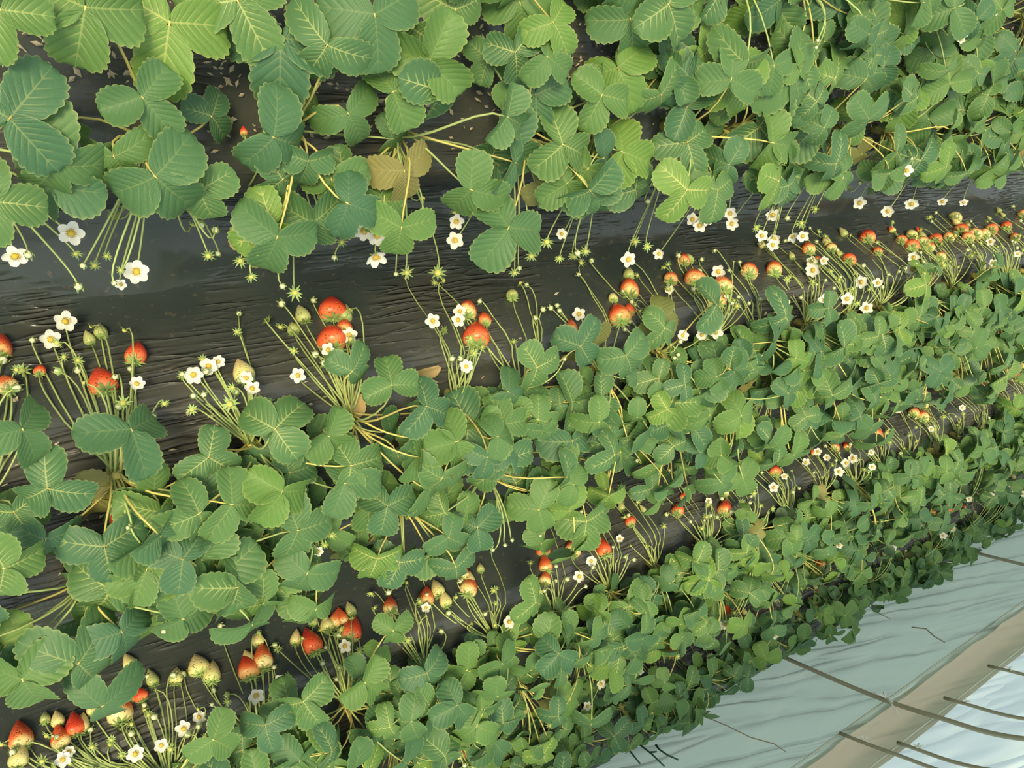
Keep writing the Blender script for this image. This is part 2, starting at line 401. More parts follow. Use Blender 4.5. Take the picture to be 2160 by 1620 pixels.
# ------------------------------------------------------------------ plant part meshes
def leaflet(mb, L, Wd, skew, fold, droop, ang, tilt, curl, off, rs, mi=0):
    """veins run as rows, so folds and teeth follow them"""
    rows = NV * 4; cs = (-1, -.75, -.45, -.18, 0, .18, .45, .75, 1)
    M = Matrix.Translation((0, 0, 0)) @ Matrix.Rotation(ang, 4, 'Z') @ Matrix.Translation((0, off, 0)) @ Matrix.Rotation(tilt, 4, 'X')
    vs = []; uv = []; rp_ = rs.random() * 6
    for i in range(rows + 1):
        t = i / rows
        a = math.pi * (0.04 + .96 * t)
        wsh = math.sin(a) ** .72 * (0.66 + .50 * t)
        ey = L * (.5 - .5 * math.cos(a)); my = L * t ** 2.5
        tooth = (.022, .004, -.028, .004)[i % 4] * L * min(1, max(0, t * 2.2 - .4))
        if i == rows: tooth = 0
        for s in cs:
            k = abs(s); side = 1 if s > 0 else -1
            ww = Wd * wsh * (1 + skew * side)
            e = Vector((side * (ww + tooth * math.sin(a)), ey - tooth * math.cos(a) * .8))
            q = Vector((0, my)).lerp(e, k ** .92) if k else Vector((0, my))
            z = fold * k * abs(q.x) - droop * (q.y / L) ** 2 * L - curl * k ** 3 * L
            z += (-.0045, 0, .0045, 0)[i % 4] * L * math.sin(math.pi * min(k, .98)) * min(1, t * 2)
            z += .02 * L * math.sin(rp_ + q.y / L * 7 + side * 2) * k
            vs.append(M @ Vector((q.x, q.y, z))); uv.append((t, k))
    n = len(cs); fs = []
    for i in range(rows):
        for j in range(n - 1):
            fs.append((i * n + j, i * n + j + 1, (i + 1) * n + j + 1, (i + 1) * n + j))
    mb.add(vs, fs, mi, uv)
def trifoliate(k):
    rs = random.Random(100 + k); mb = MB()
    fold = rs.uniform(.05, .45); droop = rs.uniform(.05, .35); curl = rs.uniform(0, .12)
    wd = rs.uniform(.42, .53); la = R(rs.uniform(92, 118))
    if k % 4 == 3: fold = rs.uniform(.6, 1.0)
    if k % 4 == 1: droop = rs.uniform(.35, .6)
    leaflet(mb, 1, wd, 0, fold, droop, 0, R(rs.uniform(-14, 4)), curl, .04, rs)
    for sgn in (1, -1):
        leaflet(mb, rs.uniform(.88, 1.0), wd * 1.0, .14 * -sgn * -1, fold, droop * rs.uniform(.6, 1.2), sgn * la * rs.uniform(.92, 1.08), R(rs.uniform(-22, 10)), curl, .015, rs)
    mb.tube([(0, -.02, 0), (0, .06, 0)], .02, .015, 5, 1)
    return mb
TRI = {}
for key, mt in (('g', M_LEAF), ('y', M_LEAF_Y), ('o', M_LEAF_O)):
    TRI[key] = [trifoliate(k).build('leaf', [mt, M_PET], False).data for k in range(12 if key == 'g' else 5)]

def berry_mesh(k, mat):
    rs = random.Random(k); vs = []; uv = []; fs = []; n = 14; m_ = 11
    a_, b_ = rs.uniform(.85, 1.1), rs.uniform(.85, 1.05); Lh = rs.uniform(1.2, 1.45)
    for i in range(m_ + 1):
        u = i / m_
        r = .5 * (math.sin(math.pi * min(1, (u * .97 + .03)) ** .55)) ** .8 if u < 1 else 0
        for j in range(n):
            a = 2 * math.pi * j / n; q = r * (1 + .04 * math.sin(2 * a + k) + .03 * math.sin(3 * a + k * 2))
            z = -u * Lh + (.07 * (1 - u * 6) * 0 if u > .16 else 0)
            vs.append((q * a_ * math.cos(a), q * b_ * math.sin(a), z)); uv.append((j / n, u))
    for i in range(m_):
        for j in range(n): fs.append((i * n + j, (i + 1) * n + j, (i + 1) * n + (j + 1) % n, i * n + (j + 1) % n))
    fs.append(tuple(range(n))); fs.append(tuple(m_ * n + j for j in range(n))[::-1])
    return mesh_obj('strawberry', vs, fs, [mat], False, None, uv).data
BERRY = {c: [berry_mesh(k + s, mt) for k in range(4)] for c, mt, s in (('r', B_RED, 0), ('h', B_HALF, 10), ('p', B_PALE, 20), ('g', B_GREEN, 30))}
def star(mb, n, r, w, z0, z1, mi=0, rs=None, hub=.0):
    """ring of pointed sepals"""
    for i in range(n):
        a = 2 * math.pi * i / n + (rs.uniform(-.15, .15) if rs else 0); rr = r * (rs.uniform(.8, 1.15) if rs else 1)
        d = Vector((math.cos(a), math.sin(a), 0)); t = Vector((-d.y, d.x, 0))
        p = [d * hub + Vector((0, 0, z0)), d * rr * .45 + t * w + Vector((0, 0, z0 + (z1 - z0) * .25 + .01)), d * rr + Vector((0, 0, z1)), d * rr * .45 - t * w + Vector((0, 0, z0 + (z1 - z0) * .25 + .01)), d * rr * .5 + Vector((0, 0, z0 + (z1 - z0) * .3 + .04))]
        mb.add(p, [(0, 4, 1), (1, 4, 2), (2, 4, 3), (3, 4, 0)], mi)
def calyx_mesh(k):
    rs = random.Random(k); mb = MB(); star(mb, 9, .5, .075, .02, rs.uniform(-.1, .12), 0, rs); star(mb, 6, .38, .06, .05, .2, 0, rs)
    mb.tube([(0, 0, 0), (0, 0, .12)], .07, .05, 6); return mb.build('calyx', [M_SEPAL], False).data
CALYX = [calyx_mesh(k) for k in range(4)]
def petals_mb(k, nmax=6):
    rs = random.Random(k); mb = MB(); n = 5 if k % 3 else 6; cup = rs.uniform(-.02, .22)
    for i in range(n):
        a = 2 * math.pi * i / n + rs.uniform(-.08, .08); M = Matrix.Rotation(a, 4, 'Z'); vs = []; fs = []; cc = cup + rs.uniform(-.08, .08)
        for u in range(6):
            t = u / 5; x = .07 + .43 * t; w = .205 * math.sin(math.pi * (.10 + .78 * t)) ** .7
            if u == 5: w = .10
            for s in (-1, -.5, 0, .5, 1): vs.append(M @ Vector((x - .03 * abs(s) * t, s * w, cc * t * t + .03 * s * s - .02)))
        for u in range(5):
            for s in range(4): fs.append((u * 5 + s, (u + 1) * 5 + s, (u + 1) * 5 + s + 1, u * 5 + s + 1))
        mb.add(vs, fs, 0)
    return mb
def dome(mb, r, h, z, mi, n=10, m_=4):
    vs = []; fs = []
    for i in range(m_ + 1):
        a = math.pi / 2 * i / m_
        for j in range(n):
            b = 2 * math.pi * j / n; q = r * math.cos(a) * (1 + (.12 if (i + j) % 2 else -.06)) + .0005
            vs.append((q * math.cos(b), q * math.sin(b), z + h * math.sin(a)))
    for i in range(m_):
        for j in range(n): fs.append((i * n + j, i * n + (j + 1) % n, (i + 1) * n + (j + 1) % n, (i + 1) * n + j))
    fs.append(tuple(m_ * n + j for j in range(n))); mb.add(vs, fs, mi)
PETALS = [petals_mb(k).build('flower', [M_PETAL], False).data for k in range(6)]
def center_mb(mi=0):
    mb = MB(); dome(mb, .13, .11, 0, mi)
    for i in range(14):
        a = 2 * math.pi * i / 14; d = Vector((math.cos(a), math.sin(a), 0)); mb.tube([d * .10 + Vector((0, 0, .02)), d * .17 + Vector((0, 0, .07)), d * .185 + Vector((0, 0, .10))], .012, .022, 4, mi)
    return mb
CENTER = center_mb().build('flower_center', [M_CENTER], False).data
def sep_mb(mi=0):
    mb = MB(); star(mb, 10, .34, .06, -.05, -.06, mi, random.Random(3)); return mb
SEPALS = sep_mb().build('sepals', [M_SEPAL], False).data
FLOWER_FAR = []
for k in range(4):
    mb = petals_mb(k); dome(mb, .16, .12, 0, 1); FLOWER_FAR.append(mb.build('flower', [M_PETAL, M_CENTER], False).data)
def spent_mesh(k):
    rs = random.Random(k); mb = MB(); star(mb, 10, .55, .075, 0, rs.uniform(-.12, .25), 0, rs); dome(mb, .19, .2, .0, 1); mb.tube([(0, 0, -.1), (0, 0, .02)], .05, .1, 5)
    return mb.build('spent_flower', [M_SEPAL, M_SPENT], False).data
SPENT = [spent_mesh(k) for k in range(4)]
def bud_mesh(k):
    rs = random.Random(k); mb = MB(); dome(mb, .26, .36, 0, 1, 8, 4)
    for i in range(6):
        a = i * math.pi / 3 + .2; d = Vector((math.cos(a), math.sin(a), 0)); t = Vector((-d.y, d.x, 0))
        mb.add([d * .1 + Vector((0, 0, -.12)), d * .31 + t * .1 + Vector((0, 0, .03)), d * rs.uniform(.25, .42) + Vector((0, 0, .42)), d * .31 - t * .1 + Vector((0, 0, .03))], [(0, 1, 2, 3)], 0)
    dome(mb, .27, -.16, 0, 0, 8, 3)
    return mb.build('flower_bud', [M_SEPAL, M_BUD], False).data
BUD = [bud_mesh(k) for k in range(3)]

# ------------------------------------------------------------------ plants
ROWS = [(0, .08, 'upper'), (0, -.235, 'lower'), (1, -.775, 'upper'), (1, -.965, 'lower'), (2, -1.55, 'upper'), (2, -1.745, 'lower'), (3, -2.27, 'only')]
plants = []
class Plant: pass
for ri, (bed, y, rowname) in enumerate(ROWS):
    x = -.28 + .1 * (ri % 2)
    while x < 7.4:
        px = x + rnd(-.025, .025); py = y + rnd(-.015, .015) + (.07 * max(0, (4 - x) / 3) if ri == 6 else 0)
        pr = proj(Vector((px, py, BH + .1)))
        if pr and -170 < pr[0] < 2330 and -190 < pr[1] < 1760:
            P = Plant(); P.loc = Vector((px, py, terrain(py) + .004)); P.bed = bed; P.row = ri; P.rowname = rowname; P.px = pr; P.cnt = {}
            P.root = bpy.data.objects.new('strawberry_plant', None); COL.objects.link(P.root); P.root.location = P.loc; P.root.empty_display_size = .02
            P.depth = pr[2]; P.hand = 0
            mb = MB(); mb.tube([(0, 0, -.02), (0, 0, .02), (0, 0, .035)], .013, .008, 7)
            c = mb.build('crown', [M_PET], P.root)
            plants.append(P)
        x += .205
print('plants', len(plants))
def nearest(p, bed=None, rows=None):
    return min((q for q in plants if (bed is None or q.bed == bed) and (rows is None or q.row in rows)), key=lambda q: (q.loc.x - p.x) ** 2 + 1.6 * (q.loc.y - p.y) ** 2)

def basis(origin, yv, nv, s):
    n = nv.normalized(); y = (yv - n * yv.dot(n)).normalized(); x = y.cross(n)
    M = Matrix.Identity(4)
    for i in range(3): M[i][0] = x[i] * s; M[i][1] = y[i] * s; M[i][2] = n[i] * s; M[i][3] = origin[i]
    return M
def add_leaf(P, pos, ydir, normal, L, kind='g', var=None):
    local = pos - P.loc
    M = basis(local, ydir, normal, L)
    me = TRI[kind][var if var is not None else random.randrange(len(TRI[kind]))]
    o = inst('leaf', me, M, P.root)
    if kind == 'y': o['label'] = 'young bright green leaf'
    if kind == 'o': o['label'] = 'old yellowing leaf'
    if P.depth < 3.1:
        n = M.to_3x3() @ Vector((0, 0, 1)); n.normalize(); yb = (M.to_3x3() @ Vector((0, 1, 0))).normalized()
        b = Vector((rnd(-.01, .01), rnd(-.01, .01), .02)); h = local - b
        pts = bez(b, b + Vector((h.x * .15, h.y * .15, max(.03, h.z * .7))), local - n * .03 * 1 - yb * .04 * 1, local, 7)
        mb = MB(); mb.tube(pts, .0024, .0016, 5); mb.xf(M.inverted())
        mb.build('petiole', [M_PET if random.random() < .6 else M_STEM], o)
    P.cnt['leaf'] = P.cnt.get('leaf', 0) + 1
    return o

# hand-placed leaves: x, y of the attachment, image angle of the middle leaflet, leaflet length in px, kind, height above bed, tilt towards camera
LV = [
 (180, 15, 100, 125, 'g'), (358, 47, 98, 142, 'y'), (593, 80, 92, 122, 'g'), (690, 95, 120, 95, 'g'), (113, 347, 10, 120, 'g'), (327, 372, 45, 112, 'g'), (577, 290, 20, 95, 'g'),
 (-15, 425, 5, 95, 'g'), (20, 250, -50, 130, 'g'), (575, 478, 150, 85, 'y'), (545, 508, 80, 60, 'o'), (585, 500, 112, 98, 'g'), (660, 470, -30, 80, 'g'), (1097, 7, 80, 82, 'g'), (1167, 47, 60, 72, 'y'),
 (905, 130, -62, 100, 'g'), (925, 190, -55, 90, 'g'), (1187, 305, 20, 80, 'g'), (1313, 320, 20, 80, 'y'), (1070, 310, 35, 88, 'g'), (853, 360, 80, 76, 'o'), (993, 400, 20, 80, 'g'),
 (1073, 480, 120, 92, 'g'), (847, 480, 100, 75, 'g'), (830, 193, -20, 88, 'g'), (1087, 110, 80, 65, 'g'), (1155, 120, 35, 68, 'g'), (1303, 143, 60, 85, 'y'), (735, 240, 60, 75, 'g'),
 (1130, 200, 85, 75, 'g'), (1487, 113, 70, 85, 'y'), (1637, 7, 60, 90, 'g'), (1550, 180, 60, 76, 'y'), (1673, 157, 60, 95, 'g'), (1833, 67, 30, 80, 'g'), (1603, 267, 50, 82, 'g'), (1717, 273, 20, 70, 'g'),
 (1967, 113, 60, 52, 'g'), (1907, 213, 100, 66, 'y'), (1627, 370, 70, 62, 'g'), (1770, 20, -60, 70, 'g'), (735, 430, 20, 80, 'g'), (300, 205, 50, 90, 'g'), (240, 330, 60, 80, 'g'),
 (0, 20, 100, 100, 'g'), (870, 60, 120, 85, 'g'), (960, 20, 100, 80, 'g'), (500, 0, 60, 120, 'g'), (790, 30, 80, 110, 'g'), (1330, 40, 80, 90, 'g'), (1410, 10, 60, 90, 'g'), (1270, 200, 110, 75, 'g'), (1395, 200, 80, 75, 'g'), (1340, 400, 60, 65, 'g'), (1250, 420, 80, 62, 'g'),
 (1450, 300, 70, 70, 'g'), (1500, 390, 90, 55, 'g'), (420, 400, 70, 80, 'g'), (700, 380, 80, 75, 'g'), (650, 340, 100, 60, 'g'),
 (48, 905, 60, 88, 'g'), (277, 905, 65, 100, 'g'), (580, 905, -50, 82, 'g'), (827, 812, -100, 62, 'g'), (743, 783, -50, 60, 'g'), (900, 857, 20, 75, 'g'), (1073, 827, 30, 58, 'g'), (1133, 775, -20, 60, 'g'),
 (1225, 730, -50, 62, 'g'), (1250, 735, 10, 62, 'o'), (693, 920, 40, 66, 'g'), (340, 1080, 95, 92, 'g'), (220, 1153, 80, 88, 'g'), (317, 1173, 95, 84, 'g'), (97, 1137, 110, 76, 'g'), (343, 1163, 10, 80, 'g'),
 (400, 1210, 170, 90, 'g'), (465, 1215, 60, 95, 'g'), (523, 1237, 40, 62, 'g'), (47, 1433, 70, 95, 'g'), (257, 1333, 60, 75, 'g'), (215, 1490, -30, 85, 'g'), (165, 1400, -50, 105, 'g'), (100, 1030, 20, 85, 'g'), (30, 1080, 60, 80, 'g'),
 (440, 965, 30, 70, 'g'), (540, 1040, -20, 85, 'g'), (590, 1100, -40, 90, 'g'), (727, 1020, 0, 78, 'g'), (840, 963, 60, 62, 'g'), (1207, 930, 85, 72, 'g'), (1307, 910, 90, 62, 'g'), (927, 1160, 50, 72, 'g'), (1237, 1100, 95, 68, 'g'),
 (817, 1067, 100, 65, 'g'), (1007, 1113, 80, 56, 'g'), (843, 1187, 110, 60, 'g'), (640, 1180, 20, 70, 'g'), (1320, 750, 60, 62, 'g'), (1420, 850, 0, 62, 'g'), (1480, 830, 40, 70, 'g'), (1560, 860, 80, 60, 'y'), (1390, 670, 20, 52, 'o'), (1080, 940, 50, 55, 'g'), (1130, 1040, 20, 55, 'g'),
 (640, 1480, 60, 66, 'g'), (770, 1440, 40, 60, 'g'), (900, 1420, 60, 58, 'g'), (1130, 1270, 130, 55, 'g'), (830, 1330, -30, 45, 'g'), (560, 1530, 80, 62, 'g'), (450, 1560, 30, 62, 'g'), (1060, 1400, 60, 50, 'g'), (310, 1200, 110, 78, 'g'), (0, 1380, 110, 60, 'g'),
]
for (x, y, ang, Lp, k) in LV:
    z = BH + rnd(.10, .17) - .04 * (k == 'o')
    p = on_z(x, y, z)
    # keep the leaf over a bed: find the bed it belongs to
    toc = (CAM - p).normalized()
    n = (Vector((0, 0, 1)) * .7 + toc * .4 + rvec(.45)).normalized()
    e = on_plane(x + Lp * math.cos(R(ang)), y + Lp * math.sin(R(ang)), p, n)
    L = Lp * 1.07 * depth(p) / F
    P = nearest(p); P.hand += 1
    add_leaf(P, p, e - p, n, max(.045, min(.115, L)), k)

# procedural filling leaves
for P in plants:
    bed = P.bed; dist = P.depth
    base_n = {0: 13, 1: 15, 2: 18, 3: 20}[bed]
    if bed == 0: base_n += int(max(0, min(7, (P.loc.x - .8) * 4)))
    if bed == 1: base_n += int(max(0, min(8, (P.loc.x - .7) * 6)))
    nl = max(5, base_n - int(P.hand * 1.0))
    if bed == 0 and P.loc.x < .55: nl = max(3, base_n - 3 * P.hand)
    for k in range(nl):
        a = rnd(0, 2 * math.pi); r = .03 + .14 * math.sqrt(random.random())
        d = Vector((math.cos(a), math.sin(a), 0)); off = d * r; off.x *= 1.1
        low = k < nl * .4
        if P.row in (2, 4): off.y = min(off.y, -.02 if P.row == 2 else .02) if random.random() < .9 else off.y      # fruit side stays open
        if P.row in (1,): off.y = max(off.y, -.10)
        if bed == 0 and P.loc.x < 1.2 and P.row == 0 and off.y < -.07: off.y = -.05
        if bed == 3: off.y = max(-.07, min(.03, off.y))
        if P.row == 5: off.y -= .07 * random.random() + .01
        if P.row == 3 and P.loc.x > 1.05: off.y -= .03 + .11 * random.random()
        if P.row == 0 and P.loc.x < .5: off.y = max(off.y, -.02)
        if P.row == 1 and P.loc.x < .5: off.y = min(off.y, .03)
        h = (.035 + .05 * random.random()) if low else (.09 + .085 * random.random() - .12 * max(0, r - .1))
        if bed == 3: h -= .03
        L = rnd(.05, .078) if P.hand else rnd(.052, .085)
        L *= (.8 if low else 1) * (1 - .14 * max(0, min(1, (dist - 1.7) / 1.2)))
        pos = P.loc + off + Vector((0, 0, h))
        n = (Vector((0, 0, 1)) + d * rnd(0, .7) + (CAM - pos).normalized() * rnd(0, .45) + rvec(.42 + .25 * max(0, min(1, dist - 1.8)))).normalized()
        if n.z < .12: n.z = .12
        u = random.random(); kind = 'g' if u < .84 else ('y' if u < .93 else 'o')
        if kind == 'o' and not low: kind = 'g'
        yd = d + Vector((rnd(-.7, .7), rnd(-.7, .7), -.1))
        if P.row in (2, 4): yd.y = min(yd.y, -.1)
        if bed == 3:
            wy = -2.575 + .37 * pos.z
            tip = min(pos.y, (pos + yd.normalized() * L).y, pos.y - L * .8)
            if tip < wy + .005: pos.y += wy + .005 - tip
        add_leaf(P, pos, yd, n, L, kind)

# ------------------------------------------------------------------ fruit and flowers
def stem_between(P, M, pos, name='stem', end_dir=Vector((0, 0, 1)), r=.0016, arch=.05, parent=None):
    """curve from the crown to an item; stored in the item's own frame"""
    b = Vector((rnd(-.008, .008), rnd(-.008, .008), .02)); h = pos - b
    top = max(b.z, pos.z) + arch * rnd(.6, 1.2)
    c1 = b + Vector((h.x * .35, h.y * .35, top - b.z)); c2 = pos + end_dir * min(.05, h.length * .4)
    pts = bez(b, c1, c2, pos, 10)
    for q in pts: q.z = max(q.z, terrain(q.y + P.loc.y) + .006 - P.loc.z)
    mb = MB(); mb.tube(pts, r * 1.5, r * .95, 5); mb.xf(M.inverted())
    return mb.build(name, [M_STEM], parent)
def count(P, k): P.cnt[k] = P.cnt.get(k, 0) + 1
BL = {'r': 'ripe red strawberry', 'h': 'strawberry red at the tip and pale at the shoulder', 'p': 'pale yellow unripe strawberry', 'g': 'small green unripe strawberry'}
def add_berry(P, top, axis, size, c):
    """top: calyx point in world, axis: towards the tip"""
    local = top - P.loc
    z = -axis.normalized(); x = z.orthogonal().normalized(); x.rotate(Quaternion(z, rnd(0, 6.28))); y = z.cross(x)
    M = Matrix.Identity(4)
    for i in range(3): M[i][0] = x[i] * size; M[i][1] = y[i] * size; M[i][2] = z[i] * size; M[i][3] = local[i]
    o = inst('strawberry', random.choice(BERRY[c]), M, P.root); o['label'] = BL[c]
    inst('calyx', random.choice(CALYX), Matrix.Identity(4), o)
    stem_between(P, M, local, 'stem', z, .0015, .035, o)
    count(P, 'red' if c in 'rh' else 'pale')
def add_flower(P, pos, nrm, size, kind='f'):
    local = pos - P.loc; M = basis(local, rvec(1) + Vector((0, .01, 0)), nrm, size)
    n = nrm.normalized()
    if kind == 'f':
        near = depth(pos) < 3.0
        o = inst('flower', random.choice(PETALS if near else FLOWER_FAR), M, P.root)
        if near: inst('flower_center', CENTER, Matrix.Identity(4), o); inst('sepals', SEPALS, Matrix.Identity(4), o)
        count(P, 'flower')
    elif kind == 's': o = inst('spent_flower', random.choice(SPENT), M, P.root)
    else: o = inst('flower_bud', random.choice(BUD), M, P.root)
    stem_between(P, M, local, 'stem', -n, .0014, .03, o)
def satellites(P, pos, n, spread):
    for _ in range(n):
        q = pos + Vector((rnd(-spread, spread), rnd(-spread, spread) * .8, rnd(-.02, .03)))
        q.z = max(q.z, terrain(q.y) + .018)
        nr = ((CAM - q).normalized() * .6 + rvec(.8)).normalized()
        add_flower(P, q, nr, rnd(.016, .027), 's' if random.random() < .55 else 'b')

BR = [(0, 725, 46, 'r'), (285, 740, 44, 'r'), (215, 803, 56, 'r'), (15, 812, 38, 'h'), (85, 780, 24, 'r'), (510, 782, 40, 'p'), (212, 700, 28, 'g'), (187, 712, 24, 'g'), (692, 642, 50, 'r'), (722, 657, 36, 'g'), (695, 708, 56, 'r'), (632, 658, 34, 'g'), (618, 692, 26, 'g'), (727, 690, 34, 'r'),
 (985, 653, 40, 'h'), (1000, 702, 54, 'r'), (1022, 673, 28, 'h'), (1080, 620, 26, 'g'), (1205, 690, 26, 'h'), (1323, 607, 42, 'h'), (1323, 577, 24, 'g'), (1305, 662, 42, 'r'), (1293, 628, 20, 'p'), (1327, 653, 26, 'r'), (1415, 587, 30, 'r'), (1460, 583, 44, 'r'), (1440, 547, 26, 'r'), (1452, 545, 22, 'g'),
 (1523, 600, 42, 'h'), (1513, 630, 34, 'h'), (1577, 570, 42, 'h'), (1628, 565, 34, 'h'), (1825, 498, 36, 'r'), (1700, 523, 28, 'h'), (1753, 523, 24, 'h'), (1790, 545, 26, 'r'), (1725, 550, 22, 'r'), (1850, 530, 20, 'h'), (1900, 505, 24, 'r'), (1922, 495, 24, 'p'), (1923, 517, 28, 'r'), (1943, 510, 28, 'h'), (1973, 503, 26, 'r'),
 (2023, 482, 38, 'r'), (2057, 493, 28, 'h'), (2075, 493, 24, 'h'), (2013, 457, 24, 'p'), (2155, 452, 22, 'r'), (2120, 477, 24, 'r'), (2090, 483, 24, 'r'), (1985, 540, 20, 'h'), (2000, 500, 24, 'h'), (2040, 500, 24, 'r'), (2140, 500, 20, 'h'), (1960, 520, 22, 'h'),
 (43, 1553, 46, 'h'), (40, 1587, 40, 'p'), (125, 1548, 36, 'h'), (157, 1520, 36, 'r'), (172, 1527, 28, 'p'), (122, 1518, 24, 'p'), (248, 1482, 50, 'h'), (293, 1457, 26, 'r'), (273, 1470, 24, 'r'), (320, 1430, 28, 'g'), (273, 1397, 26, 'p'), (367, 1417, 28, 'p'), (417, 1402, 38, 'p'), (448, 1420, 36, 'p'),
 (522, 1405, 42, 'r'), (553, 1388, 42, 'h'), (523, 1390, 24, 'p'), (545, 1350, 22, 'p'), (652, 1347, 44, 'r'), (620, 1338, 24, 'p'), (703, 1297, 28, 'h'), (690, 1317, 26, 'p'), (662, 1308, 20, 'g'), (95, 1513, 20, 'g'), (193, 1495, 22, 'p'), (667, 1283, 22, 'g'), (712, 1292, 28, 'h'), (737, 1283, 24, 'g'), (742, 1328, 44, 'r'),
 (823, 1277, 30, 'h'), (829, 1283, 20, 'g'), (897, 1257, 32, 'h'), (922, 1243, 30, 'p'), (937, 1263, 26, 'p'), (977, 1210, 26, 'h'), (985, 1217, 22, 'p'), (990, 1238, 36, 'h'), (1013, 1197, 17, 'g'), (1143, 1157, 28, 'r'), (1150, 1190, 28, 'h'), (1150, 1220, 24, 'h'), (1205, 1150, 34, 'h'), (1267, 1150, 34, 'r'), (1328, 1097, 24, 'r'),
 (1430, 1074, 26, 'r'), (1526, 1069, 30, 'r'), (1442, 1046, 16, 'r'), (1526, 1037, 20, 'p'), (1632, 990, 24, 'r'), (1758, 940, 20, 'h'), (1785, 940, 16, 'r'), (1845, 912, 28, 'r'), (1940, 850, 24, 'h'), (1945, 877, 30, 'h'), (1925, 868, 22, 'h'), (2075, 827, 24, 'r'), (2083, 802, 18, 'p'), (2105, 840, 16, 'r'), (2145, 795, 22, 'r'), (2110, 802, 16, 'h'), (2062, 812, 18, 'h'),
 (987, 1583, 34, 'r'), (972, 1590, 20, 'p'), (1412, 1366, 30, 'r'), (1535, 1290, 18, 'r'), (1728, 1183, 20, 'r'), (1783, 1157, 16, 'p'), (1968, 1080, 16, 'r'), (1998, 1071, 16, 'r'), (1940, 1105, 16, 'r'), (2095, 1008, 14, 'h')]
FRONT = {1: (2,), 2: (4,), 3: (6,)}
for (x, y, s, c) in BR:
    p = on_ground(x, y, .022)
    if p.y < -2.0: p = on_z(x, y, BH + .10)
    sz = s * 1.08 * depth(p) / F; sz = max(.016, min(.056, sz))
    dp = max(s * .5, 8); a = R(-95 + rnd(-22, 22))
    q = on_ground(x + dp * math.cos(a), y + dp * math.sin(a), .022) if p.z < BH + .09 else on_z(x + dp * math.cos(a), y + dp * math.sin(a), p.z - .012)
    ax = (q - p).normalized()
    bed = 1 if p.y > -1.2 else (2 if p.y > -1.93 else 3)
    P = nearest(p, bed, FRONT[bed])
    top = p - ax * sz * .55
    top.z = max(top.z, terrain(top.y) + sz * .42)
    add_berry(P, top, ax, sz, c)
    if random.random() < .55: satellites(P, top, 1 if depth(p) > 2.2 else 2, .045)
# berries glimpsed inside the foliage
for (x, y, s, c) in [(935, 895, 30, 'r'), (812, 965, 22, 'r'), (262, 1115, 44, 'r'), (545, 1087, 20, 'r'), (1128, 865, 16, 'r'), (548, 338, 24, 'r'), (515, 285, 18, 'r')]:
    p = on_z(x, y, BH + .075); P = nearest(p); sz = s * depth(p) / F
    add_berry(P, p, Vector((rnd(-.3, .3), .5, -.5)).normalized(), sz, c)

# flowers standing out from the far edge of the first bed, over the furrow
F1 = [(150, 492, 52, 'f'), (32, 540, 50, 'f'), (288, 573, 50, 'f'), (165, 603, 30, 'b'), (768, 487, 42, 'f'), (795, 497, 42, 'f'), (793, 542, 46, 'f'), (705, 542, 20, 'b'), (962, 467, 34, 'f'), (960, 507, 38, 'f'), (1185, 493, 24, 'f'), (1217, 533, 24, 'b'), (1153, 510, 30, 's'),
 (1460, 463, 28, 'f'), (1476, 475, 30, 'f'), (1492, 462, 26, 'f'), (1460, 425, 26, 'f'), (1540, 450, 28, 'f'), (1543, 472, 28, 'f'), (1630, 453, 30, 'f'), (1607, 497, 26, 'f'), (1633, 503, 28, 'f'), (1630, 517, 26, 'f'), (1672, 498, 26, 'f'), (1693, 498, 26, 'f'), (1813, 428, 28, 'f'), (1873, 445, 26, 'f'), (1923, 430, 28, 'f'), (1988, 425, 20, 'f'), (2033, 427, 18, 'f'),
 (1325, 547, 34, 'f'), (1390, 535, 24, 'f'), (923, 575, 38, 's'), (858, 575, 30, 's'), (835, 578, 16, 'b'), (507, 550, 30, 's'), (440, 540, 28, 's'), (530, 583, 28, 's'), (595, 603, 22, 'b'), (622, 617, 34, 's'), (1120, 540, 26, 's'), (1085, 575, 22, 's'), (1095, 565, 18, 'b'), (255, 600, 24, 'f'), (240, 596, 20, 'b'), (200, 560, 24, 's'), (225, 540, 22, 's'), (160, 535, 24, 's'), (175, 560, 22, 'b'), (255, 570, 20, 's'), (460, 535, 20, 'b'), (680, 505, 26, 's'), (720, 510, 24, 's'), (1210, 540, 26, 's'), (1235, 530, 22, 's'), (1180, 545, 20, 's'), (1340, 510, 24, 's'), (1365, 520, 22, 's'), (1595, 480, 22, 's'), (1690, 470, 24, 's'), (1660, 460, 18, 'b'), (1720, 440, 20, 's')]
for (x, y, s, k) in F1:
    p = on_z(x, y, BH + rnd(-.03, .03)); P = nearest(p, 0, (1,))
    sz = s * depth(p) / F * 1.02
    nr = ((CAM - p).normalized() * .75 + Vector((0, -.25, .2)) + rvec(.35)).normalized()
    add_flower(P, p, nr, min(.046, sz), k)
for (x, y, s, k) in [(1913, 360, 26, 'f'), (2033, 72, 22, 'f'), (2042, 60, 20, 'f'), (2028, 84, 16, 'f'), (2110, 5, 20, 'f'), (2098, 28, 14, 'f'), (1923, 335, 12, 'b'), (1725, 85, 14, 'b'), (1722, 100, 14, 'b')]:
    p = on_z(x, y, BH + .17); P = nearest(p); add_flower(P, p, ((CAM - p).normalized() + rvec(.3)).normalized(), s * depth(p) / F, k)
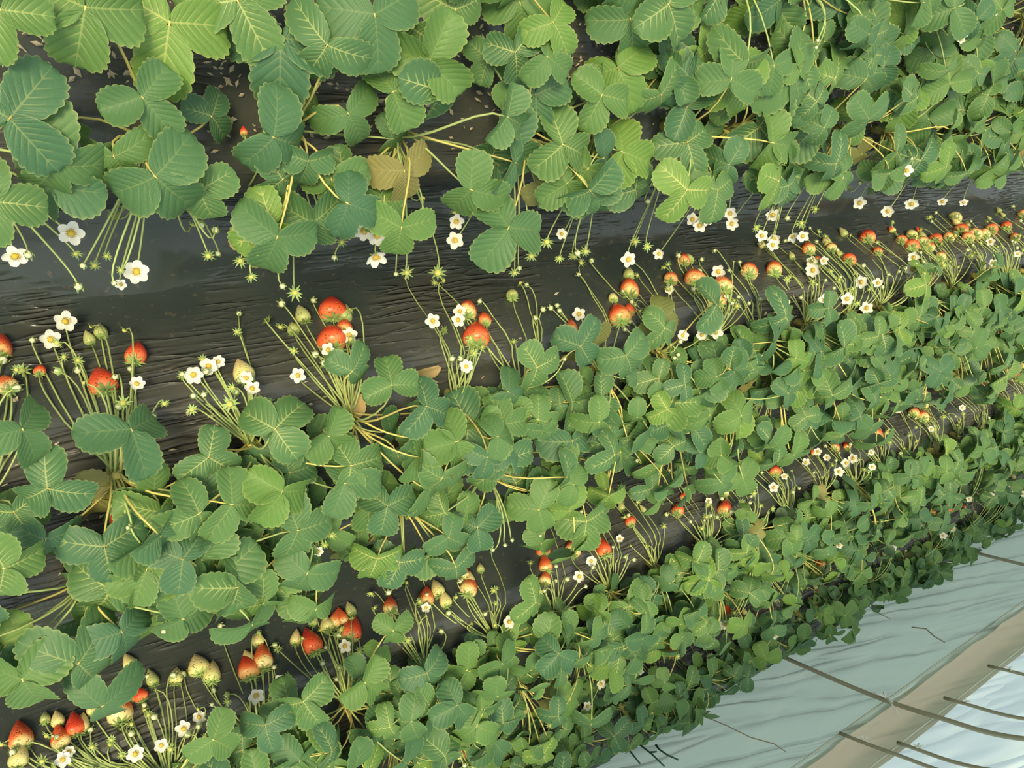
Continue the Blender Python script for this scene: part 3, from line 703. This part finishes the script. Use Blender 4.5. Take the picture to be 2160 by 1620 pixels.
# flowers over the fruit side of beds two to four and among the foliage
F2 = [(138, 678, 46, 'f'), (107, 716, 42, 'f'), (68, 718, 20, 'b'), (289, 810, 32, 'f'), (408, 790, 40, 'f'), (440, 772, 38, 'f'), (460, 763, 28, 'f'), (520, 797, 30, 'f'), (532, 820, 34, 'f'), (408, 835, 22, 'b'), (430, 833, 16, 'b'), (260, 850, 34, 's'), (485, 852, 38, 's'), (405, 864, 26, 's'), (628, 792, 34, 'f'), (692, 738, 32, 'f'), (737, 707, 36, 'f'),
 (913, 677, 34, 'f'), (970, 657, 30, 'f'), (966, 675, 32, 'f'), (953, 757, 22, 'b'), (983, 773, 30, 'f'), (1221, 662, 30, 'f'), (1190, 757, 18, 'b'), (1145, 653, 20, 'b'), (1162, 650, 20, 'b'), (1180, 655, 18, 'b'), (1440, 708, 26, 'f'), (1435, 720, 18, 'b'), (1480, 707, 24, 'f'), (1510, 700, 32, 'f'), (1413, 700, 16, 'b'), (1627, 703, 34, 'f'), (1515, 573, 30, 'f'), (1413, 612, 20, 'f'),
 (1715, 570, 30, 'f'), (1712, 552, 24, 'f'), (1737, 550, 20, 'f'), (1740, 632, 30, 'f'), (1787, 630, 28, 'f'), (1828, 650, 28, 'f'), (1817, 595, 28, 'f'), (1852, 597, 22, 'f'), (1927, 543, 24, 'f'), (1925, 568, 32, 'f'), (1917, 607, 20, 'f'), (1945, 610, 16, 'b'), (1430, 748, 16, 'b'), (1423, 755, 14, 'b'), (2095, 555, 18, 'f'), (2147, 535, 16, 'f'), (2090, 510, 18, 'f'), (1935, 592, 16, 'f'),
 (1660, 590, 18, 's'), (1770, 590, 18, 's'), (1650, 620, 16, 's'), (1990, 560, 16, 's'), (2050, 540, 16, 's'), (1580, 640, 14, 'b'), (1545, 640, 16, 'b'), (35, 780, 24, 's'), (165, 760, 24, 's'), (500, 700, 14, 's'), (620, 740, 22, 's'), (1000, 745, 20, 's'),
 (133, 1602, 34, 'f'), (145, 1586, 26, 'f'), (285, 1590, 36, 'f'), (340, 1572, 30, 'f'), (388, 1537, 34, 'f'), (420, 1513, 28, 'f'), (447, 1525, 24, 'f'), (540, 1467, 34, 'f'), (590, 1435, 26, 'f'), (728, 1363, 30, 'f'), (1222, 1216, 26, 'f'), (1247, 1183, 24, 'f'), (1075, 1312, 28, 'f'), (1130, 1290, 16, 'b'), (1105, 1300, 18, 's'), (898, 1282, 22, 'f'), (1307, 1137, 18, 'f'), (1632, 1028, 22, 'f'), (1655, 1005, 16, 'f'), (1700, 975, 18, 'f'), (1725, 953, 18, 'f'), (1745, 965, 16, 'f'), (1770, 995, 22, 'f'), (1800, 967, 22, 'f'), (1785, 977, 20, 'f'), (1838, 955, 14, 'f'), (1840, 985, 16, 'f'), (1895, 865, 16, 'f'), (1965, 905, 14, 'f'), (1495, 1057, 16, 'f'), (1565, 1060, 18, 's'), (1590, 1040, 18, 's'), (1490, 1090, 18, 's'), (680, 1400, 20, 'b'), (620, 1440, 20, 's'), (860, 1350, 18, 's'), (1400, 1110, 16, 's'), (2030, 860, 14, 'f'), (2070, 850, 14, 's'), (1990, 880, 14, 's'),
 (360, 1580, 24, 's'), (195, 1575, 22, 's'), (235, 1560, 20, 's'), (480, 1480, 20, 's'),
 (1267, 1443, 22, 'f'), (1295, 1442, 20, 'f'), (1350, 1415, 18, 'f'), (1515, 1322, 24, 'f'), (1530, 1318, 20, 'f'), (1500, 1342, 20, 'f'), (1645, 1270, 22, 'f'), (1634, 1340, 18, 'f'), (1770, 1150, 16, 'f'), (1883, 1155, 18, 'f'), (1990, 1130, 16, 'f'), (2045, 1052, 14, 'f'), (2122, 1028, 16, 'f'), (2137, 1037, 16, 'f'), (2158, 1042, 14, 'f'), (2090, 1045, 16, 'f'), (2010, 1115, 14, 'f'), (1600, 1270, 16, 's'), (1690, 1240, 14, 's'), (1820, 1170, 16, 's'), (1200, 1500, 16, 's'), (1240, 1490, 20, 'f'), (1160, 1530, 18, 's')]
for (x, y, s, k) in F2:
    p = on_ground(x, y, .085)
    if p.y < -2.0: p = on_z(x, y, BH + .12)
    bed = 1 if p.y > -1.2 else (2 if p.y > -1.93 else 3)
    P = nearest(p, bed, FRONT[bed])
    nr = ((CAM - p).normalized() + rvec(.35)).normalized()
    add_flower(P, p, nr, min(.046, max(.018, s * depth(p) / F)), k)
    if k == 'f' and random.random() < .55: satellites(P, p, random.choice((1, 2)) , .04)
for (x, y, s, k) in [(630, 1113, 32, 'f'), (672, 1163, 22, 'f'), (820, 1250, 20, 'b'), (410, 1282, 18, 'b'), (345, 1332, 20, 'b'), (905, 1045, 18, 'f'), (270, 1113, 16, 'b'), (700, 1130, 20, 's'), (685, 1150, 18, 's'), (1028, 1090, 12, 'b'), (1080, 1140, 14, 'b'), (1065, 1150, 14, 'b'), (1040, 1160, 14, 'b'), (1808, 880, 14, 'b'), (912, 942, 16, 'b'), (1140, 1130, 12, 'b')]:
    p = on_z(x, y, BH + .14); P = nearest(p); add_flower(P, p, ((CAM - p).normalized() + rvec(.3)).normalized(), s * depth(p) / F, k)

# extra trusses on every fruit side: green fruits, buds and stalks
for P in plants:
    if P.row in (2, 4, 6):
        for _ in range(5 if P.depth < 2 else 8):
            yo = {2: -.64, 4: -1.43, 6: -2.20}[P.row] + rnd(-.045, .05); x = P.loc.x + rnd(-.1, .1)
            q = Vector((x, yo, terrain(yo) + rnd(.02, .10))); nr = ((CAM - q).normalized() * .6 + rvec(.8)).normalized()
            add_flower(P, q, nr, rnd(.017, .026), random.choice('sb'))
        for _ in range(0 if P.depth < 2.2 else random.choice((1, 2, 2, 3))):
            yo = {2: -.63, 4: -1.43, 6: -2.19}[P.row] + rnd(-.02, .02); x = P.loc.x + rnd(-.1, .1); sz = rnd(.016, .028)
            add_berry(P, Vector((x, yo, terrain(yo) + sz * .6)), Vector((rnd(-.3, .3), .5, -.7)), sz, random.choice('ggph'))
    if P.row in (1,) :
        for _ in range(6):
            q = Vector((P.loc.x + rnd(-.1, .1), -.37 + rnd(-.03, .05), BH + rnd(-.06, .05)))
            add_flower(P, q, ((CAM - q).normalized() * .6 + rvec(.8)).normalized(), rnd(.017, .026), random.choice('sb'))
    if P.row in (3, 5) and random.random() < .6:
        for _ in range(2):
            q = P.loc + Vector((rnd(-.1, .1), rnd(-.16, -.09), rnd(-.03, .08)))
            add_flower(P, q, ((CAM - q).normalized() * .6 + rvec(.8)).normalized(), rnd(.016, .024), random.choice('sb'))

# ------------------------------------------------------------------ litter on the bed tops
mb = MB()
for bi, (c, w, xa, xb, n) in enumerate([(-.10, .08, -.2, 3.5, 3200), (-.86, .07, -.2, 3.0, 1200), (-1.64, .06, 0, 3, 200)]):
    for _ in range(n):
        x = rnd(xa, xb); y = random.gauss(c, w); z = terrain(y) + .004 + wob(x * 1.3, y) * 1.2
        if z < .05: continue
        L = rnd(.002, .008); wd = L * rnd(.2, .6); a = rnd(-1.2, 1.2) if random.random() < .75 else rnd(0, 6.28); d = Vector((math.cos(a), math.sin(a), rnd(-.2, .2))); t = Vector((-d.y, d.x, rnd(-.5, .5)))
        c0 = Vector((x, y, z + .003)); up = Vector((0, 0, wd * .5))
        mb.add([c0 - d * L, c0 - t * wd - up * .3, c0 + d * L, c0 + t * wd - up * .3, c0 + up], [(0, 1, 4), (1, 2, 4), (2, 3, 4), (3, 0, 4)], 0)
tag(mb.build('dry_litter', [M_STRAW], smooth=False), 'brown crumbs of soil and dry bits scattered on the bed tops', 'litter', kind='stuff')
DL = [(560, 215, 'curled brown dead leaf among the stalks of the top bed'), (1160, 250, 'dry tan leaf lying between the two rows of the top bed'), (450, 1120, 'grey withered leaf scrap in the middle of the second bed'), (1700, 660, 'dead tan leaf on the fruit side of the second bed'), (930, 775, 'pale dry scrap beside white flowers on the second bed'), (760, 880, 'brown dry leaf on the left part of the second bed')]
for x, y, lb in DL:
    p = on_ground(x, y, .03); mb = MB(); leaflet(mb, .045, .016, 0, .9, .5, rnd(0, 6), 0, .2, 0, random)
    mb.xf(Matrix.Translation(p)); tag(mb.build('dead_leaf', [M_STRAW2]), lb, 'leaf')

# ------------------------------------------------------------------ labels
ORD = 'first second third fourth fifth sixth seventh eighth ninth tenth eleventh twelfth thirteenth fourteenth fifteenth sixteenth seventeenth eighteenth nineteenth twentieth twenty-first twenty-second twenty-third twenty-fourth twenty-fifth twenty-sixth twenty-seventh twenty-eighth twenty-ninth thirtieth thirty-first thirty-second thirty-third thirty-fourth'.split()
BN = ['top bed', 'second bed', 'third bed', 'bottom bed']
for ri in range(len(ROWS)):
    row = sorted((P for P in plants if P.row == ri), key=lambda P: P.loc.x); n = len(row)
    for i, P in enumerate(row):
        c = P.cnt; red = c.get('red', 0); fl = c.get('flower', 0); pale = c.get('pale', 0)
        if red and fl: ft = 'plant with red berries and white flowers'
        elif red: ft = 'strawberry plant with ' + ('one red berry' if red == 1 else 'several red berries')
        elif fl: ft = 'strawberry plant with ' + ('one white flower' if fl == 1 else 'white flowers')
        elif pale: ft = 'strawberry plant with unripe berries'
        else: ft = 'leafy green strawberry plant'
        side = (ORD[i] + ' from left') if i < n / 2 else (ORD[n - 1 - i] + ' from right')
        where = f'{P.rowname} row of {BN[P.bed]}' if P.rowname != 'only' else 'bottom bed by film wall'
        tag(P.root, f'{ft}, {where}, {side}', 'strawberry plant', 'strawberry plants in the ' + (f'{P.rowname} row of the ' if P.rowname != 'only' else '') + BN[P.bed])
print('objects', len(SC.objects))
